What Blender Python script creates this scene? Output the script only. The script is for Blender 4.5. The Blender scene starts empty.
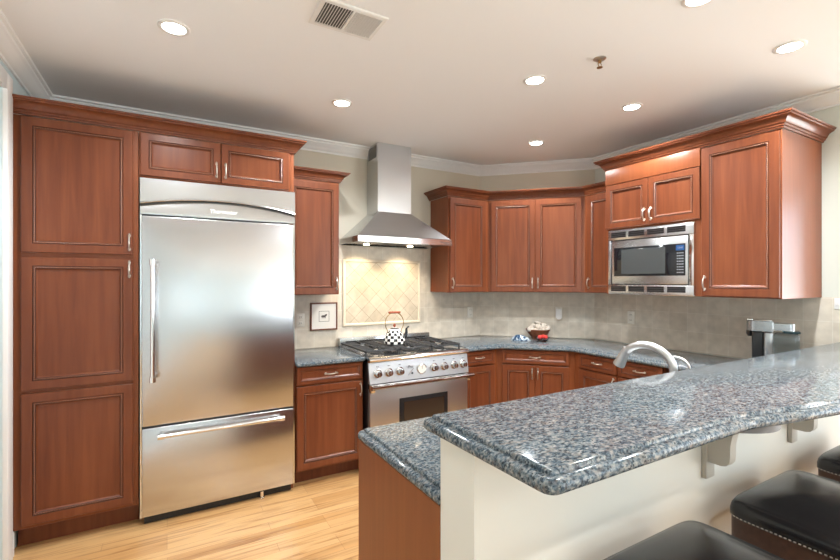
import bpy, bmesh, math, random
from mathutils import Vector, Matrix, noise
random.seed(7)
C = bpy.context.scene.collection
PI = math.pi

# ------------------------------------------------------------------ camera
FPX, CAMZ = 438.0, 1.48
cam = bpy.data.objects.new('camera', bpy.data.cameras.new('camera'))
C.objects.link(cam)
cam.location = (0, 0, CAMZ)
cam.rotation_euler = (PI / 2, 0, math.radians(-30))
cam.data.sensor_width = 36
cam.data.lens = FPX / 840 * 36
cam.data.shift_y = 1 / 840
cam.data.clip_start = 0.02
bpy.context.scene.camera = cam

# ------------------------------------------------------------------ world, exposure
vs = bpy.context.scene.view_settings
vs.view_transform = 'Standard'
vs.look = 'None'
vs.gamma = 1
vs.use_curve_mapping = False
vs.exposure = 1.1
bpy.context.scene.cycles.diffuse_bounces = 8
W = bpy.data.worlds.new('sky'); bpy.context.scene.world = W
W.use_nodes = True
wn = W.node_tree.nodes; wl = W.node_tree.links
wbg = wn['Background']
wtc = wn.new('ShaderNodeTexCoord'); wsx = wn.new('ShaderNodeSeparateXYZ'); wcr = wn.new('ShaderNodeValToRGB')
wl.new(wtc.outputs['Generated'], wsx.inputs[0]); wmr = wn.new('ShaderNodeMapRange'); wmr.inputs[1].default_value = -.5; wmr.inputs[2].default_value = .5; wl.new(wsx.outputs['Z'], wmr.inputs[0]); wl.new(wmr.outputs[0], wcr.inputs['Fac'])
wcr.color_ramp.elements[0].position = 0.47; wcr.color_ramp.elements[0].color = (1.40, 1.44, 1.43, 1)
wcr.color_ramp.elements[1].position = 0.56; wcr.color_ramp.elements[1].color = (0.72, 0.86, 1.0, 1)
wl.new(wcr.outputs[0], wbg.inputs['Color'])
wbg.inputs['Strength'].default_value = 4.4

CEIL = 2.70
XL, YA, XB, XE, YR = -0.73, 3.76, 3.73, 6.6, -4.4     # left wall, range wall, microwave wall, east wall, rear wall

def portal(loc, rot, sx, sy):
    l = bpy.data.lights.new('window_portal', 'AREA'); l.shape = 'RECTANGLE'; l.size = sx; l.size_y = sy
    l.cycles.is_portal = True
    o = bpy.data.objects.new('window_portal', l); C.objects.link(o); o.location = loc; o.rotation_euler = rot
REAR_WIN = [(4.3, 6.35, 0.12, 2.45)]
EAST_WIN = [(-4.0, -2.45, 0.12, 2.45), (-2.3, -0.75, 0.12, 2.45), (-0.6, 0.92, 0.12, 2.45)]
LEFT_WIN = [(-4.0, -2.6, 0.7, 2.3)]
for a, b, z0, z1 in REAR_WIN:
    portal(((a + b) / 2, YR - 0.02, (z0 + z1) / 2), (PI / 2, 0, 0), b - a, z1 - z0)
for a, b, z0, z1 in EAST_WIN:
    portal((XE + 0.02, (a + b) / 2, (z0 + z1) / 2), (PI / 2, 0, PI / 2), b - a, z1 - z0)
for a, b, z0, z1 in LEFT_WIN:
    portal((XL - 0.02, (a + b) / 2, (z0 + z1) / 2), (PI / 2, 0, -PI / 2), b - a, z1 - z0)

# ------------------------------------------------------------------ materials
def newmat(name):
    m = bpy.data.materials.new(name); m.use_nodes = True
    return m, m.node_tree.nodes, m.node_tree.links, m.node_tree.nodes['Principled BSDF']
def plain(name, col, rough=0.5, metal=0.0, bump=0.0, bscale=80, coat=0.0, emit=None, estr=0, var=0.0):
    m, n, l, p = newmat(name)
    p.inputs['Base Color'].default_value = (*col, 1)
    p.inputs['Roughness'].default_value = rough
    p.inputs['Metallic'].default_value = metal
    p.inputs['Coat Weight'].default_value = coat
    if emit:
        p.inputs['Emission Color'].default_value = (*emit, 1); p.inputs['Emission Strength'].default_value = estr
    if bump or var:
        tc = n.new('ShaderNodeTexCoord'); nz = n.new('ShaderNodeTexNoise'); nz.inputs['Scale'].default_value = bscale
        nz.inputs['Detail'].default_value = 4
        l.new(tc.outputs['Object'], nz.inputs['Vector'])
        if bump:
            b = n.new('ShaderNodeBump'); b.inputs['Strength'].default_value = bump; b.inputs['Distance'].default_value = 0.002
            l.new(nz.outputs['Fac'], b.inputs['Height']); l.new(b.outputs[0], p.inputs['Normal'])
        if var:
            mx = n.new('ShaderNodeMix'); mx.data_type = 'RGBA'
            mx.inputs[6].default_value = (*[c * (1 - var) for c in col], 1); mx.inputs[7].default_value = (*[min(1, c * (1 + var)) for c in col], 1)
            l.new(nz.outputs['Fac'], mx.inputs[0]); l.new(mx.outputs[2], p.inputs['Base Color'])
    return m
def ramp(n, stops):
    r = n.new('ShaderNodeValToRGB'); e = r.color_ramp.elements
    e[0].position = stops[0][0]; e[0].color = (*stops[0][1], 1)
    e[1].position = stops[-1][0]; e[1].color = (*stops[-1][1], 1)
    for p, c in stops[1:-1]:
        k = e.new(p); k.color = (*c, 1)
    return r
def mapping(n, l, scale=(1, 1, 1), rot=(0, 0, 0), src='Object'):
    tc = n.new('ShaderNodeTexCoord'); mp = n.new('ShaderNodeMapping')
    mp.inputs['Scale'].default_value = scale; mp.inputs['Rotation'].default_value = rot
    l.new(tc.outputs[src], mp.inputs[0])
    return mp
def wood(name, dark, mid, light, rough=0.3, grain=(38, 38, 2.2)):
    m, n, l, p = newmat(name)
    mp = mapping(n, l, grain)
    a = n.new('ShaderNodeTexNoise'); a.inputs['Scale'].default_value = 1.0; a.inputs['Detail'].default_value = 6; a.inputs['Distortion'].default_value = 0.4
    l.new(mp.outputs[0], a.inputs['Vector'])
    mp2 = mapping(n, l, (grain[0] * .13, grain[1] * .13, grain[2] * .35))
    b = n.new('ShaderNodeTexNoise'); b.inputs['Scale'].default_value = 1.0; b.inputs['Detail'].default_value = 3
    l.new(mp2.outputs[0], b.inputs['Vector'])
    mx = n.new('ShaderNodeMix'); mx.data_type = 'FLOAT'; mx.inputs[0].default_value = 0.5
    l.new(a.outputs['Fac'], mx.inputs[2]); l.new(b.outputs['Fac'], mx.inputs[3])
    r = ramp(n, [(0.33, dark), (0.5, mid), (0.68, light)])
    l.new(mx.outputs[0], r.inputs[0]); l.new(r.outputs[0], p.inputs['Base Color'])
    p.inputs['Roughness'].default_value = rough; p.inputs['Specular IOR Level'].default_value = .36
    bp = n.new('ShaderNodeBump'); bp.inputs['Strength'].default_value = 0.05; bp.inputs['Distance'].default_value = 0.001
    l.new(a.outputs['Fac'], bp.inputs['Height']); l.new(bp.outputs[0], p.inputs['Normal'])
    return m
M = {}
M['cherry'] = wood('cherry_wood', (0.110, 0.029, 0.0115), (0.145, 0.040, 0.0155), (0.183, 0.056, 0.022))
M['cherry_end'] = wood('cherry_veneer', (0.165, 0.045, 0.0155), (0.193, 0.054, 0.0185), (0.225, 0.066, 0.0225), 0.34)
M['glaze'] = plain('dark_glaze', (0.07, 0.02, 0.01), 0.45)
M['dark_wood'] = wood('dark_stained_wood', (0.02, 0.012, 0.008), (0.035, 0.02, 0.013), (0.05, 0.03, 0.02), 0.35)
def rope():
    m, n, l, p = newmat('rope_bead')
    mp = mapping(n, l, (1, 1, 1))
    w = n.new('ShaderNodeTexWave'); w.wave_type = 'BANDS'; w.bands_direction = 'DIAGONAL'; w.inputs['Scale'].default_value = 55
    l.new(mp.outputs[0], w.inputs[0])
    r = ramp(n, [(0.3, (0.10, 0.03, 0.014)), (0.7, (0.26, 0.115, 0.065))])
    l.new(w.outputs[0], r.inputs[0]); l.new(r.outputs[0], p.inputs['Base Color'])
    p.inputs['Roughness'].default_value = 0.35
    b = n.new('ShaderNodeBump'); b.inputs['Distance'].default_value = 0.003; b.inputs['Strength'].default_value = .6
    l.new(w.outputs[0], b.inputs['Height']); l.new(b.outputs[0], p.inputs['Normal'])
    return m
M['rope'] = rope()
def steel(name, col=(0.62, 0.62, 0.62), rough=0.24, brush=(1, 1, 1), bstr=0.06, aniso=0.0, rot=0.0):
    m, n, l, p = newmat(name)
    mp = mapping(n, l, brush)
    a = n.new('ShaderNodeTexNoise'); a.inputs['Scale'].default_value = 1; a.inputs['Detail'].default_value = 3
    l.new(mp.outputs[0], a.inputs['Vector'])
    r = n.new('ShaderNodeMapRange'); r.inputs[3].default_value = rough * .8; r.inputs[4].default_value = rough * 1.25
    l.new(a.outputs['Fac'], r.inputs[0]); l.new(r.outputs[0], p.inputs['Roughness'])
    b = n.new('ShaderNodeBump'); b.inputs['Strength'].default_value = bstr; b.inputs['Distance'].default_value = 0.001
    l.new(a.outputs['Fac'], b.inputs['Height']); l.new(b.outputs[0], p.inputs['Normal'])
    p.inputs['Base Color'].default_value = (*col, 1); p.inputs['Metallic'].default_value = 1
    p.inputs['Anisotropic'].default_value = aniso; p.inputs['Anisotropic Rotation'].default_value = rot
    return m
M['steel'] = steel('brushed_steel', (0.60, 0.615, 0.63), brush=(3, 3, 500))             # brushed sideways
M['steel_v'] = steel('vertical_brushed_steel', (0.60, 0.615, 0.64), 0.24, (260, 260, 2), 0.05, .6)
M['steel_soft'] = steel('satin_brushed_steel', (0.62, 0.62, 0.63), 0.36, (3, 3, 500), .05)
M['pan'] = plain('cooktop_pan_steel', (0.50, 0.50, 0.51), 0.25, 1.0, bump=.1, bscale=30, var=.2)
M['steel_dark'] = plain('dark_steel', (0.12, 0.12, 0.125), 0.35, 1.0, var=.15)
M['chrome'] = plain('polished_steel', (0.78, 0.78, 0.78), 0.12, 1.0, bump=.02, bscale=40)
M['nickel'] = plain('brushed_nickel', (0.52, 0.48, 0.43), 0.32, 1.0, bump=.05, bscale=120)
M['faucet'] = plain('satin_nickel', (0.56, 0.56, 0.55), 0.36, 1.0, bump=.03, bscale=120)
M['black'] = plain('black_enamel', (0.012, 0.012, 0.013), 0.3, bump=.05, bscale=60)
M['iron'] = plain('cast_iron', (0.025, 0.024, 0.024), 0.5, bump=.3, bscale=200)
M['black_glass'] = plain('black_glass', (0.008, 0.009, 0.011), 0.05, bump=.01, bscale=3)
M['grey_glass'] = plain('smoked_glass', (0.05, 0.055, 0.055), 0.08, bump=.01, bscale=3)
M['brown_glass'] = plain('oven_glass', (0.035, 0.022, 0.015), 0.08, bump=.01, bscale=3)
M['white'] = plain('white_trim_paint', (0.78, 0.78, 0.77), 0.4, bump=.03, bscale=60)
M['plate'] = plain('cream_plastic', (0.72, 0.69, 0.62), 0.4, bump=.02, bscale=60)
M['ceiling'] = plain('ceiling_paint', (0.79, 0.80, 0.805), 0.9, bump=.08, bscale=180)
M['wall_paint'] = plain('cream_wall_paint', (0.62, 0.57, 0.47), 0.85, bump=.08, bscale=180)
M['green_paint'] = plain('pale_sage_wall_paint', (0.60, 0.62, 0.56), 0.85, bump=.08, bscale=180)
M['blue_paint'] = plain('pale_blue_wall_paint', (0.55, 0.64, 0.65), 0.85, bump=.08, bscale=180)
M['bar_paint'] = plain('off_white_wall_paint', (0.66, 0.63, 0.565), 0.8, bump=.06, bscale=160)
M['corbel'] = plain('greige_paint', (0.44, 0.40, 0.34), 0.5, bump=.05, bscale=90)
M['support'] = plain('grey_paint', (0.13, 0.13, 0.135), 0.5, bump=.05, bscale=90)
M['leather'] = plain('black_leather', (0.012, 0.011, 0.012), 0.24, bump=.08, bscale=140, var=.3)
M['leather_brown'] = plain('worn_brown_leather', (0.05, 0.022, 0.014), 0.42, bump=.3, bscale=60, var=.6)
M['stitch'] = plain('pale_stitching', (0.36, 0.33, 0.29), 0.6, bump=.1)
M['lens'] = plain('lamp_lens', (1, 1, 1), 0.5, emit=(1, 0.96, 0.9), estr=9, var=.01)
M['warm_lens'] = plain('warm_lamp_lens', (1, 1, 1), 0.5, emit=(1, 0.85, 0.6), estr=12, var=.01)
M['tile_rail'] = plain('cream_tile_rail', (0.66, 0.58, 0.46), 0.4, bump=.1, bscale=60, var=.06)
M['paper'] = plain('white_mat_board', (0.80, 0.79, 0.76), 0.8, bump=.03)
M['ink'] = plain('grey_ink', (0.10, 0.09, 0.09), 0.8, var=.3)
M['walnut'] = wood('walnut_frame_wood', (0.12, 0.04, 0.02), (0.16, 0.055, 0.028), (0.20, 0.075, 0.038), 0.35)
M['bowlwood'] = wood('reddish_bowl_wood', (0.16, 0.05, 0.022), (0.22, 0.07, 0.03), (0.28, 0.10, 0.045), 0.35)
M['shell'] = plain('seashell', (0.60, 0.53, 0.45), 0.5, bump=.3, bscale=45, var=.4)
M['kettle_white'] = plain('white_enamel', (0.82, 0.81, 0.76), 0.15, var=.05, bscale=30)
M['kettle_black'] = plain('black_check_enamel', (0.012, 0.014, 0.016), 0.15, var=.2)
M['brass'] = plain('bronze_trim', (0.40, 0.27, 0.13), 0.3, 1.0, var=.15)
M['red_wood'] = plain('red_brown_wood', (0.32, 0.075, 0.03), 0.4, var=.2)
M['red'] = plain('red_fruit_skin', (0.55, 0.035, 0.03), 0.3, var=.35, bscale=25)
M['green'] = plain('green_stem', (0.10, 0.17, 0.04), 0.6, var=.2)
M['silver'] = plain('silver_plastic', (0.42, 0.43, 0.44), 0.26, 0.8, var=.04)
M['display'] = plain('blue_display', (0.01, 0.03, 0.08), 0.2, emit=(0.08, 0.25, 0.6), estr=0.15, var=.05)
M['keys'] = plain('grey_key_print', (0.20, 0.21, 0.23), 0.5, var=.1)
M['vent_white'] = plain('vent_enamel', (0.70, 0.69, 0.67), 0.45, bump=.03)
M['duct'] = plain('duct_shadow_metal', (0.10, 0.095, 0.09), 0.7, var=.2)
M['rubber'] = plain('dark_rubber', (0.02, 0.02, 0.02), 0.7, var=.1)
def glass(name, tint, rough=0.02, trans=1.0, ior=1.45):
    m, n, l, p = newmat(name)
    mp = mapping(n, l, (6, 6, 6)); a = n.new('ShaderNodeTexNoise'); l.new(mp.outputs[0], a.inputs[0])
    r = n.new('ShaderNodeMapRange'); r.inputs[3].default_value = rough; r.inputs[4].default_value = rough * 1.5
    l.new(a.outputs['Fac'], r.inputs[0]); l.new(r.outputs[0], p.inputs['Roughness'])
    p.inputs['Base Color'].default_value = (*tint, 1); p.inputs['Transmission Weight'].default_value = trans; p.inputs['IOR'].default_value = ior
    return m
M['tank'] = glass('smoky_blue_plastic', (0.55, 0.66, 0.74), 0.06)
M['tank_top'] = glass('blue_translucent_lid', (0.12, 0.30, 0.42), 0.05)
M['dish'] = glass('clear_glass_dish', (0.85, 0.85, 0.85), 0.03)
def pane_mat():
    m, n, l, p = newmat('window_pane')
    for x in list(n):
        if x.type == 'BSDF_PRINCIPLED': n.remove(x)
    o = [x for x in n if x.type == 'OUTPUT_MATERIAL'][0]
    t = n.new('ShaderNodeBsdfTransparent'); g = n.new('ShaderNodeBsdfGlossy'); g.inputs['Roughness'].default_value = 0.02
    mx = n.new('ShaderNodeMixShader'); mx.inputs[0].default_value = 0.05
    l.new(t.outputs[0], mx.inputs[1]); l.new(g.outputs[0], mx.inputs[2]); l.new(mx.outputs[0], o.inputs[0])
    return m
M['pane'] = pane_mat()
def granite():
    m, n, l, p = newmat('blue_grey_granite')
    mp = mapping(n, l, (1.0, 1.6, 1.3), (0, 0, 0.6))
    a = n.new('ShaderNodeTexNoise'); a.inputs['Scale'].default_value = 78; a.inputs['Detail'].default_value = 4; a.inputs['Roughness'].default_value = .58; a.inputs['Distortion'].default_value = .35
    l.new(mp.outputs[0], a.inputs['Vector'])
    r = ramp(n, [(0.32, (0.015, 0.024, 0.032)), (0.41, (0.050, 0.073, 0.094)), (0.48, (0.095, 0.12, 0.138)), (0.56, (0.165, 0.182, 0.188)), (0.70, (0.29, 0.285, 0.27))])
    l.new(a.outputs['Fac'], r.inputs[0])
    b = n.new('ShaderNodeTexNoise'); b.inputs['Scale'].default_value = 30; b.inputs['Detail'].default_value = 4; b.inputs['Distortion'].default_value = 1.0
    mp2 = mapping(n, l, (1, 1.5, 1), (0, 0, 1.1)); l.new(mp2.outputs[0], b.inputs['Vector'])
    r2 = ramp(n, [(0.52, (0, 0, 0)), (0.66, (1, 1, 1))]); l.new(b.outputs['Fac'], r2.inputs[0])
    mx = n.new('ShaderNodeMix'); mx.data_type = 'RGBA'
    mul = n.new('ShaderNodeMath'); mul.operation = 'MULTIPLY'; mul.inputs[1].default_value = .35
    l.new(r2.outputs[0], mul.inputs[0]); l.new(mul.outputs[0], mx.inputs[0])
    l.new(r.outputs[0], mx.inputs[6]); mx.inputs[7].default_value = (0.22, 0.17, 0.13, 1)
    v = n.new('ShaderNodeTexVoronoi'); v.inputs['Scale'].default_value = 170; l.new(mp.outputs[0], v.inputs['Vector'])
    sp = n.new('ShaderNodeSeparateColor'); l.new(v.outputs['Color'], sp.inputs[0])
    r3 = ramp(n, [(0.84, (0, 0, 0)), (0.86, (1, 1, 1))]); l.new(sp.outputs[0], r3.inputs[0])
    mx2 = n.new('ShaderNodeMix'); mx2.data_type = 'RGBA'; mx2.inputs[7].default_value = (0.022, 0.028, 0.035, 1)
    mul2 = n.new('ShaderNodeMath'); mul2.operation = 'MULTIPLY'; mul2.inputs[1].default_value = .8
    l.new(r3.outputs[0], mul2.inputs[0]); l.new(mul2.outputs[0], mx2.inputs[0]); l.new(mx.outputs[2], mx2.inputs[6])
    l.new(mx2.outputs[2], p.inputs['Base Color'])
    p.inputs['Roughness'].default_value = 0.10; p.inputs['IOR'].default_value = 1.24
    return m
M['granite'] = granite()
def floor_mat():
    m, n, l, p = newmat('oak_strip_floor')
    mp = mapping(n, l, (1, 1, 1))
    br = n.new('ShaderNodeTexBrick'); br.inputs['Scale'].default_value = 1; br.inputs['Mortar Size'].default_value = 0.0009; br.inputs['Mortar Smooth'].default_value = .3
    br.inputs['Brick Width'].default_value = 0.85; br.inputs['Row Height'].default_value = 0.082; br.offset = 0.37; br.offset_frequency = 3
    br.inputs['Color1'].default_value = (0.42, 0.225, 0.085, 1); br.inputs['Color2'].default_value = (0.56, 0.345, 0.155, 1); br.inputs['Mortar'].default_value = (0.25, 0.12, 0.05, 1)
    l.new(mp.outputs[0], br.inputs['Vector'])
    mp2 = mapping(n, l, (2.2, 34, 1)); a = n.new('ShaderNodeTexNoise'); a.inputs['Scale'].default_value = 1; a.inputs['Detail'].default_value = 6; a.inputs['Distortion'].default_value = .9
    l.new(mp2.outputs[0], a.inputs['Vector'])
    r = ramp(n, [(0.30, (0.60, 0.48, 0.38)), (0.5, (1, 1, 1)), (0.7, (1.08, 1.05, 1.0))]); l.new(a.outputs['Fac'], r.inputs[0])
    mx = n.new('ShaderNodeMix'); mx.data_type = 'RGBA'; mx.blend_type = 'MULTIPLY'; mx.inputs[0].default_value = 1
    l.new(br.outputs['Color'], mx.inputs[6]); l.new(r.outputs[0], mx.inputs[7]); l.new(mx.outputs[2], p.inputs['Base Color'])
    p.inputs['Roughness'].default_value = 0.3
    return m
M['floor'] = floor_mat()
def tile_mat(name, size, rotz, c1, c2, grout, mortar=0.0016, rough=.45):
    # object x,z -> brick plane
    m, n, l, p = newmat(name)
    tc = n.new('ShaderNodeTexCoord'); s = n.new('ShaderNodeSeparateXYZ'); c = n.new('ShaderNodeCombineXYZ')
    l.new(tc.outputs['Object'], s.inputs[0]); l.new(s.outputs['X'], c.inputs['X']); l.new(s.outputs['Z'], c.inputs['Y'])
    mp = n.new('ShaderNodeMapping'); mp.inputs['Rotation'].default_value = (0, 0, rotz); l.new(c.outputs[0], mp.inputs[0])
    br = n.new('ShaderNodeTexBrick'); br.offset = 0; br.inputs['Scale'].default_value = 1; br.inputs['Brick Width'].default_value = size; br.inputs['Row Height'].default_value = size
    br.inputs['Mortar Size'].default_value = mortar; br.inputs['Mortar Smooth'].default_value = .2; br.inputs['Color1'].default_value = (*c1, 1); br.inputs['Color2'].default_value = (*c2, 1); br.inputs['Mortar'].default_value = (*grout, 1)
    l.new(mp.outputs[0], br.inputs['Vector'])
    a = n.new('ShaderNodeTexNoise'); a.inputs['Scale'].default_value = 14; a.inputs['Detail'].default_value = 5; l.new(tc.outputs['Object'], a.inputs['Vector'])
    r = ramp(n, [(0.3, (0.86, 0.85, 0.83)), (0.7, (1.08, 1.07, 1.05))]); l.new(a.outputs['Fac'], r.inputs[0])
    mx = n.new('ShaderNodeMix'); mx.data_type = 'RGBA'; mx.blend_type = 'MULTIPLY'; mx.inputs[0].default_value = 1
    l.new(br.outputs['Color'], mx.inputs[6]); l.new(r.outputs[0], mx.inputs[7]); l.new(mx.outputs[2], p.inputs['Base Color'])
    b = n.new('ShaderNodeBump'); b.inputs['Strength'].default_value = .4; b.inputs['Distance'].default_value = .001; b.invert = True
    l.new(br.outputs['Fac'], b.inputs['Height']); l.new(b.outputs[0], p.inputs['Normal'])
    p.inputs['Roughness'].default_value = rough
    return m
M['tile'] = tile_mat('travertine_square_tile', 0.152, 0, (0.60, 0.54, 0.455), (0.66, 0.605, 0.52), (0.72, 0.69, 0.62))
M['tile_diag'] = tile_mat('travertine_diagonal_tile', 0.102, PI / 4, (0.54, 0.465, 0.36), (0.60, 0.525, 0.42), (0.30, 0.24, 0.17))

# ------------------------------------------------------------------ mesh helpers
class MB:
    """collects shapes into one mesh"""
    def __init__(s): s.bm = bmesh.new(); s.mats = []
    def mi(s, m):
        if m not in s.mats: s.mats.append(m)
        return s.mats.index(m)
    def quad(s, pts, m):
        f = s.bm.faces.new([s.bm.verts.new(p) for p in pts]); f.material_index = s.mi(m); return f
    def box(s, x0, x1, y0, y1, z0, z1, m, bev=0, seg=2):
        x0, x1 = min(x0, x1), max(x0, x1); y0, y1 = min(y0, y1), max(y0, y1); z0, z1 = min(z0, z1), max(z0, z1)
        v = [s.bm.verts.new((x, y, z)) for x in (x0, x1) for y in (y0, y1) for z in (z0, z1)]
        k = s.mi(m); fs = []
        for idx in ((0, 1, 3, 2), (4, 6, 7, 5), (0, 4, 5, 1), (2, 3, 7, 6), (0, 2, 6, 4), (1, 5, 7, 3)):
            f = s.bm.faces.new([v[i] for i in idx]); f.material_index = k; fs.append(f)
        if bev:
            es = list({e for f in fs for e in f.edges})
            bmesh.ops.bevel(s.bm, geom=es, offset=bev, segments=seg, affect='EDGES', profile=.5)
    def loft(s, rows, m, closed=True, cap0=True, cap1=True, mats=None):
        """rows of equal-length vertex rings"""
        k = s.mi(m); R = [[s.bm.verts.new(p) for p in row] for row in rows]; n = len(R[0])
        for i in range(len(R) - 1):
            kk = s.mi(mats[i]) if mats and mats[i] else k
            for j in range(n if closed else n - 1):
                f = s.bm.faces.new((R[i][j], R[i][(j + 1) % n], R[i + 1][(j + 1) % n], R[i + 1][j])); f.material_index = kk
        if cap0: f = s.bm.faces.new(R[0][::-1]); f.material_index = k
        if cap1: f = s.bm.faces.new(R[-1]); f.material_index = s.mi(mats[-1]) if mats and mats[-1] else k
        return R
    def tube(s, path, r, m, seg=10, cap=True):
        path = [Vector(p) for p in path]; rs = r if isinstance(r, (list, tuple)) else [r] * len(path)
        rows = []; up = None
        for i, p in enumerate(path):
            d = (path[min(i + 1, len(path) - 1)] - path[max(i - 1, 0)]).normalized()
            if up is None:
                up = Vector((0, 0, 1)) if abs(d.z) < .9 else Vector((1, 0, 0))
            a = d.cross(up).normalized(); b = a.cross(d).normalized(); up = b
            rows.append([p + (a * math.cos(t) + b * math.sin(t)) * rs[i] for t in [2 * PI * q / seg for q in range(seg)]])
        s.loft(rows, m, True, cap, cap)
    def lathe(s, prof, m, c=(0, 0, 0), seg=24, axis='Z', mats=None, cap0=True, cap1=True):
        def pt(r, h, t):
            a, b = r * math.cos(t), r * math.sin(t)
            v = (a, b, h) if axis == 'Z' else ((a, h, b) if axis == 'Y' else (h, a, b))
            return (v[0] + c[0], v[1] + c[1], v[2] + c[2])
        s.loft([[pt(max(r, 1e-4), h, 2 * PI * q / seg) for q in range(seg)] for r, h in prof], m, True, cap0, cap1, mats)
    def prism(s, pts, z0, z1, m):
        s.loft([[(p[0], p[1], z0) for p in pts], [(p[0], p[1], z1) for p in pts]], m)
    def extr(s, prof, x0, x1, m, axis='X'):
        """profile in the plane across an axis, extruded along it; profile pairs (a,b) = (y,z) for X, (x,z) for Y"""
        f = (lambda a, b, t: (t, a, b)) if axis == 'X' else (lambda a, b, t: (a, t, b))
        s.loft([[f(a, b, x0) for a, b in prof], [f(a, b, x1) for a, b in prof]], m)
    def build(s, name, parent=None, loc=(0, 0, 0), rot=(0, 0, 0), smooth=38):
        bmesh.ops.recalc_face_normals(s.bm, faces=s.bm.faces)
        me = bpy.data.meshes.new(name); s.bm.to_mesh(me); s.bm.free()
        for m in s.mats: me.materials.append(M[m])
        if smooth:
            for p in me.polygons: p.use_smooth = True
            me.set_sharp_from_angle(angle=math.radians(smooth))
        o = bpy.data.objects.new(name, me); C.objects.link(o); o.location = loc; o.rotation_euler = rot
        if parent: o.parent = parent
        return o
def tag(o, label, cat, group=None):
    o['label'] = label; o['category'] = cat
    if group: o['group'] = group
    return o
def thing(name, label, cat, loc=(0, 0, 0), rz=0, group=None):
    o = bpy.data.objects.new(name, None); o.empty_display_size = .1; C.objects.link(o)
    o.location = loc; o.rotation_euler = (0, 0, rz)
    return tag(o, label, cat, group)
def struct(o):
    o['kind'] = 'structure'; return o
def dup(root, loc, label=None, rz=None):
    r = root.copy(); C.objects.link(r); r.location = loc
    if rz is not None: r.rotation_euler = (0, 0, rz)
    if label: r['label'] = label
    for ch in list(root.children):
        c = ch.copy(); C.objects.link(c); c.parent = r
        for g in list(ch.children):
            d = g.copy(); C.objects.link(d); d.parent = c
    return r
def offset_poly(pts, d):
    """inset a counter-clockwise polygon by d"""
    n = len(pts); out = []
    for i in range(n):
        p0, p1, p2 = (Vector(pts[i - 1]), Vector(pts[i]), Vector(pts[(i + 1) % n]))
        a = (p1 - p0).normalized(); b = (p2 - p1).normalized()
        na = Vector((-a.y, a.x)); nb = Vector((-b.y, b.x)); m = (na + nb)
        k = m.dot(na); m = m / k if k > .2 else na
        out.append((p1.x + m.x * d, p1.y + m.y * d))
    return out
def round_poly(pts, radii, seg=6):
    n = len(pts); out = []
    for i in range(n):
        r = radii[i]; p = Vector(pts[i])
        if r <= 0: out.append(tuple(p)); continue
        a = (Vector(pts[i - 1]) - p).normalized(); b = (Vector(pts[(i + 1) % n]) - p).normalized()
        ang = a.angle(b); t = r / math.tan(ang / 2); s = p + a * t; e = p + b * t
        for k in range(seg + 1):
            q = k / seg; out.append(tuple(s * (1 - q) ** 2 + p * 2 * q * (1 - q) + e * q * q))
    return out
OGEE = [(.034, 0), (.0295, -.0008), (.0265, -.004), (.0255, -.0095), (.0245, -.0105), (.0190, -.0105), (.011, -.0115), (.0045, -.0155), (.001, -.022), (0, -.029), (.0015, -.035), (.006, -.040), (.014, -.0425)]
BULL = [(.014, 0), (.007, -.002), (.002, -.007), (0, -.0165), (.002, -.026), (.007, -.031), (.014, -.033)]
def slab(pts, ztop, prof, m='granite', hole=None):
    """slab with a moulded edge; hole is a plan polygon cut clean through"""
    b = MB(); rows = b.loft([[(p[0], p[1], ztop + z) for p in offset_poly(pts, i)] for i, z in prof], m, cap0=False, cap1=False)
    rings = []
    for row, z in ((rows[0], ztop), (rows[-1], ztop + prof[-1][1])):
        es = [b.bm.edges.get((row[i], row[(i + 1) % len(row)])) for i in range(len(row))]
        if hole:
            hv = [b.bm.verts.new((p[0], p[1], z)) for p in hole]; rings.append(hv)
            es += [b.bm.edges.new((hv[i], hv[(i + 1) % len(hv)])) for i in range(len(hv))]
        bmesh.ops.triangle_fill(b.bm, edges=es, use_beauty=True, use_dissolve=False, normal=(0, 0, 1))
    if hole:
        n = len(hole)
        for i in range(n): b.bm.faces.new((rings[0][i], rings[0][(i + 1) % n], rings[1][(i + 1) % n], rings[1][i]))
    return b
def sweep(path, prof, m, out_sign=1):
    """closed profile of (out, z) carried along a plan polyline; out is to the right of travel"""
    b = MB(); P = [Vector(p) for p in path]; rows = []
    for i, p in enumerate(P):
        ds = []
        if i > 0: ds.append((P[i] - P[i - 1]).normalized())
        if i < len(P) - 1: ds.append((P[i + 1] - P[i]).normalized())
        ns = [Vector((d.y, -d.x)) for d in ds]
        mv = sum(ns, Vector((0, 0)))
        mv = mv / mv.dot(ns[0])
        rows.append([(p.x + mv.x * o * out_sign, p.y + mv.y * o * out_sign, z) for o, z in prof])
    b.loft(rows, m); return b

# ------------------------------------------------------------------ the setting
def wallbox(name, x0, x1, y0, y1, z0, z1, m):
    b = MB(); b.box(x0, x1, y0, y1, z0, z1, m); return struct(b.build(name, smooth=0))
def wall_with_holes(name, along, fixed, thick, a0, a1, holes, m):
    """a wall along x or y with rectangular openings (a,b,z0,z1), built of solid pieces in one mesh"""
    b = MB()
    def put(u0, u1, z0, z1):
        if u1 - u0 < 1e-4 or z1 - z0 < 1e-4: return
        if along == 'x': b.box(u0, u1, fixed, fixed + thick, z0, z1, m)
        else: b.box(fixed, fixed + thick, u0, u1, z0, z1, m)
    cur = a0
    for h in sorted(holes):
        put(cur, h[0], 0, CEIL); put(h[0], h[1], 0, h[2]); put(h[0], h[1], h[3], CEIL); cur = h[1]
    put(cur, a1, 0, CEIL)
    return struct(b.build(name, smooth=0))
wallbox('floor', XL - .14, XE + .14, YR - .14, YA + .14, -.1, 0, 'floor')
wallbox('ceiling', XL - .14, XE + .14, YR - .14, YA + .14, CEIL, CEIL + .1, 'ceiling')
wallbox('wall_back', XL - .14, 4.4, YA, YA + .14, 0, CEIL, 'wall_paint')
DOORH = (2.02, 3.01, 0, 2.47)
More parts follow.
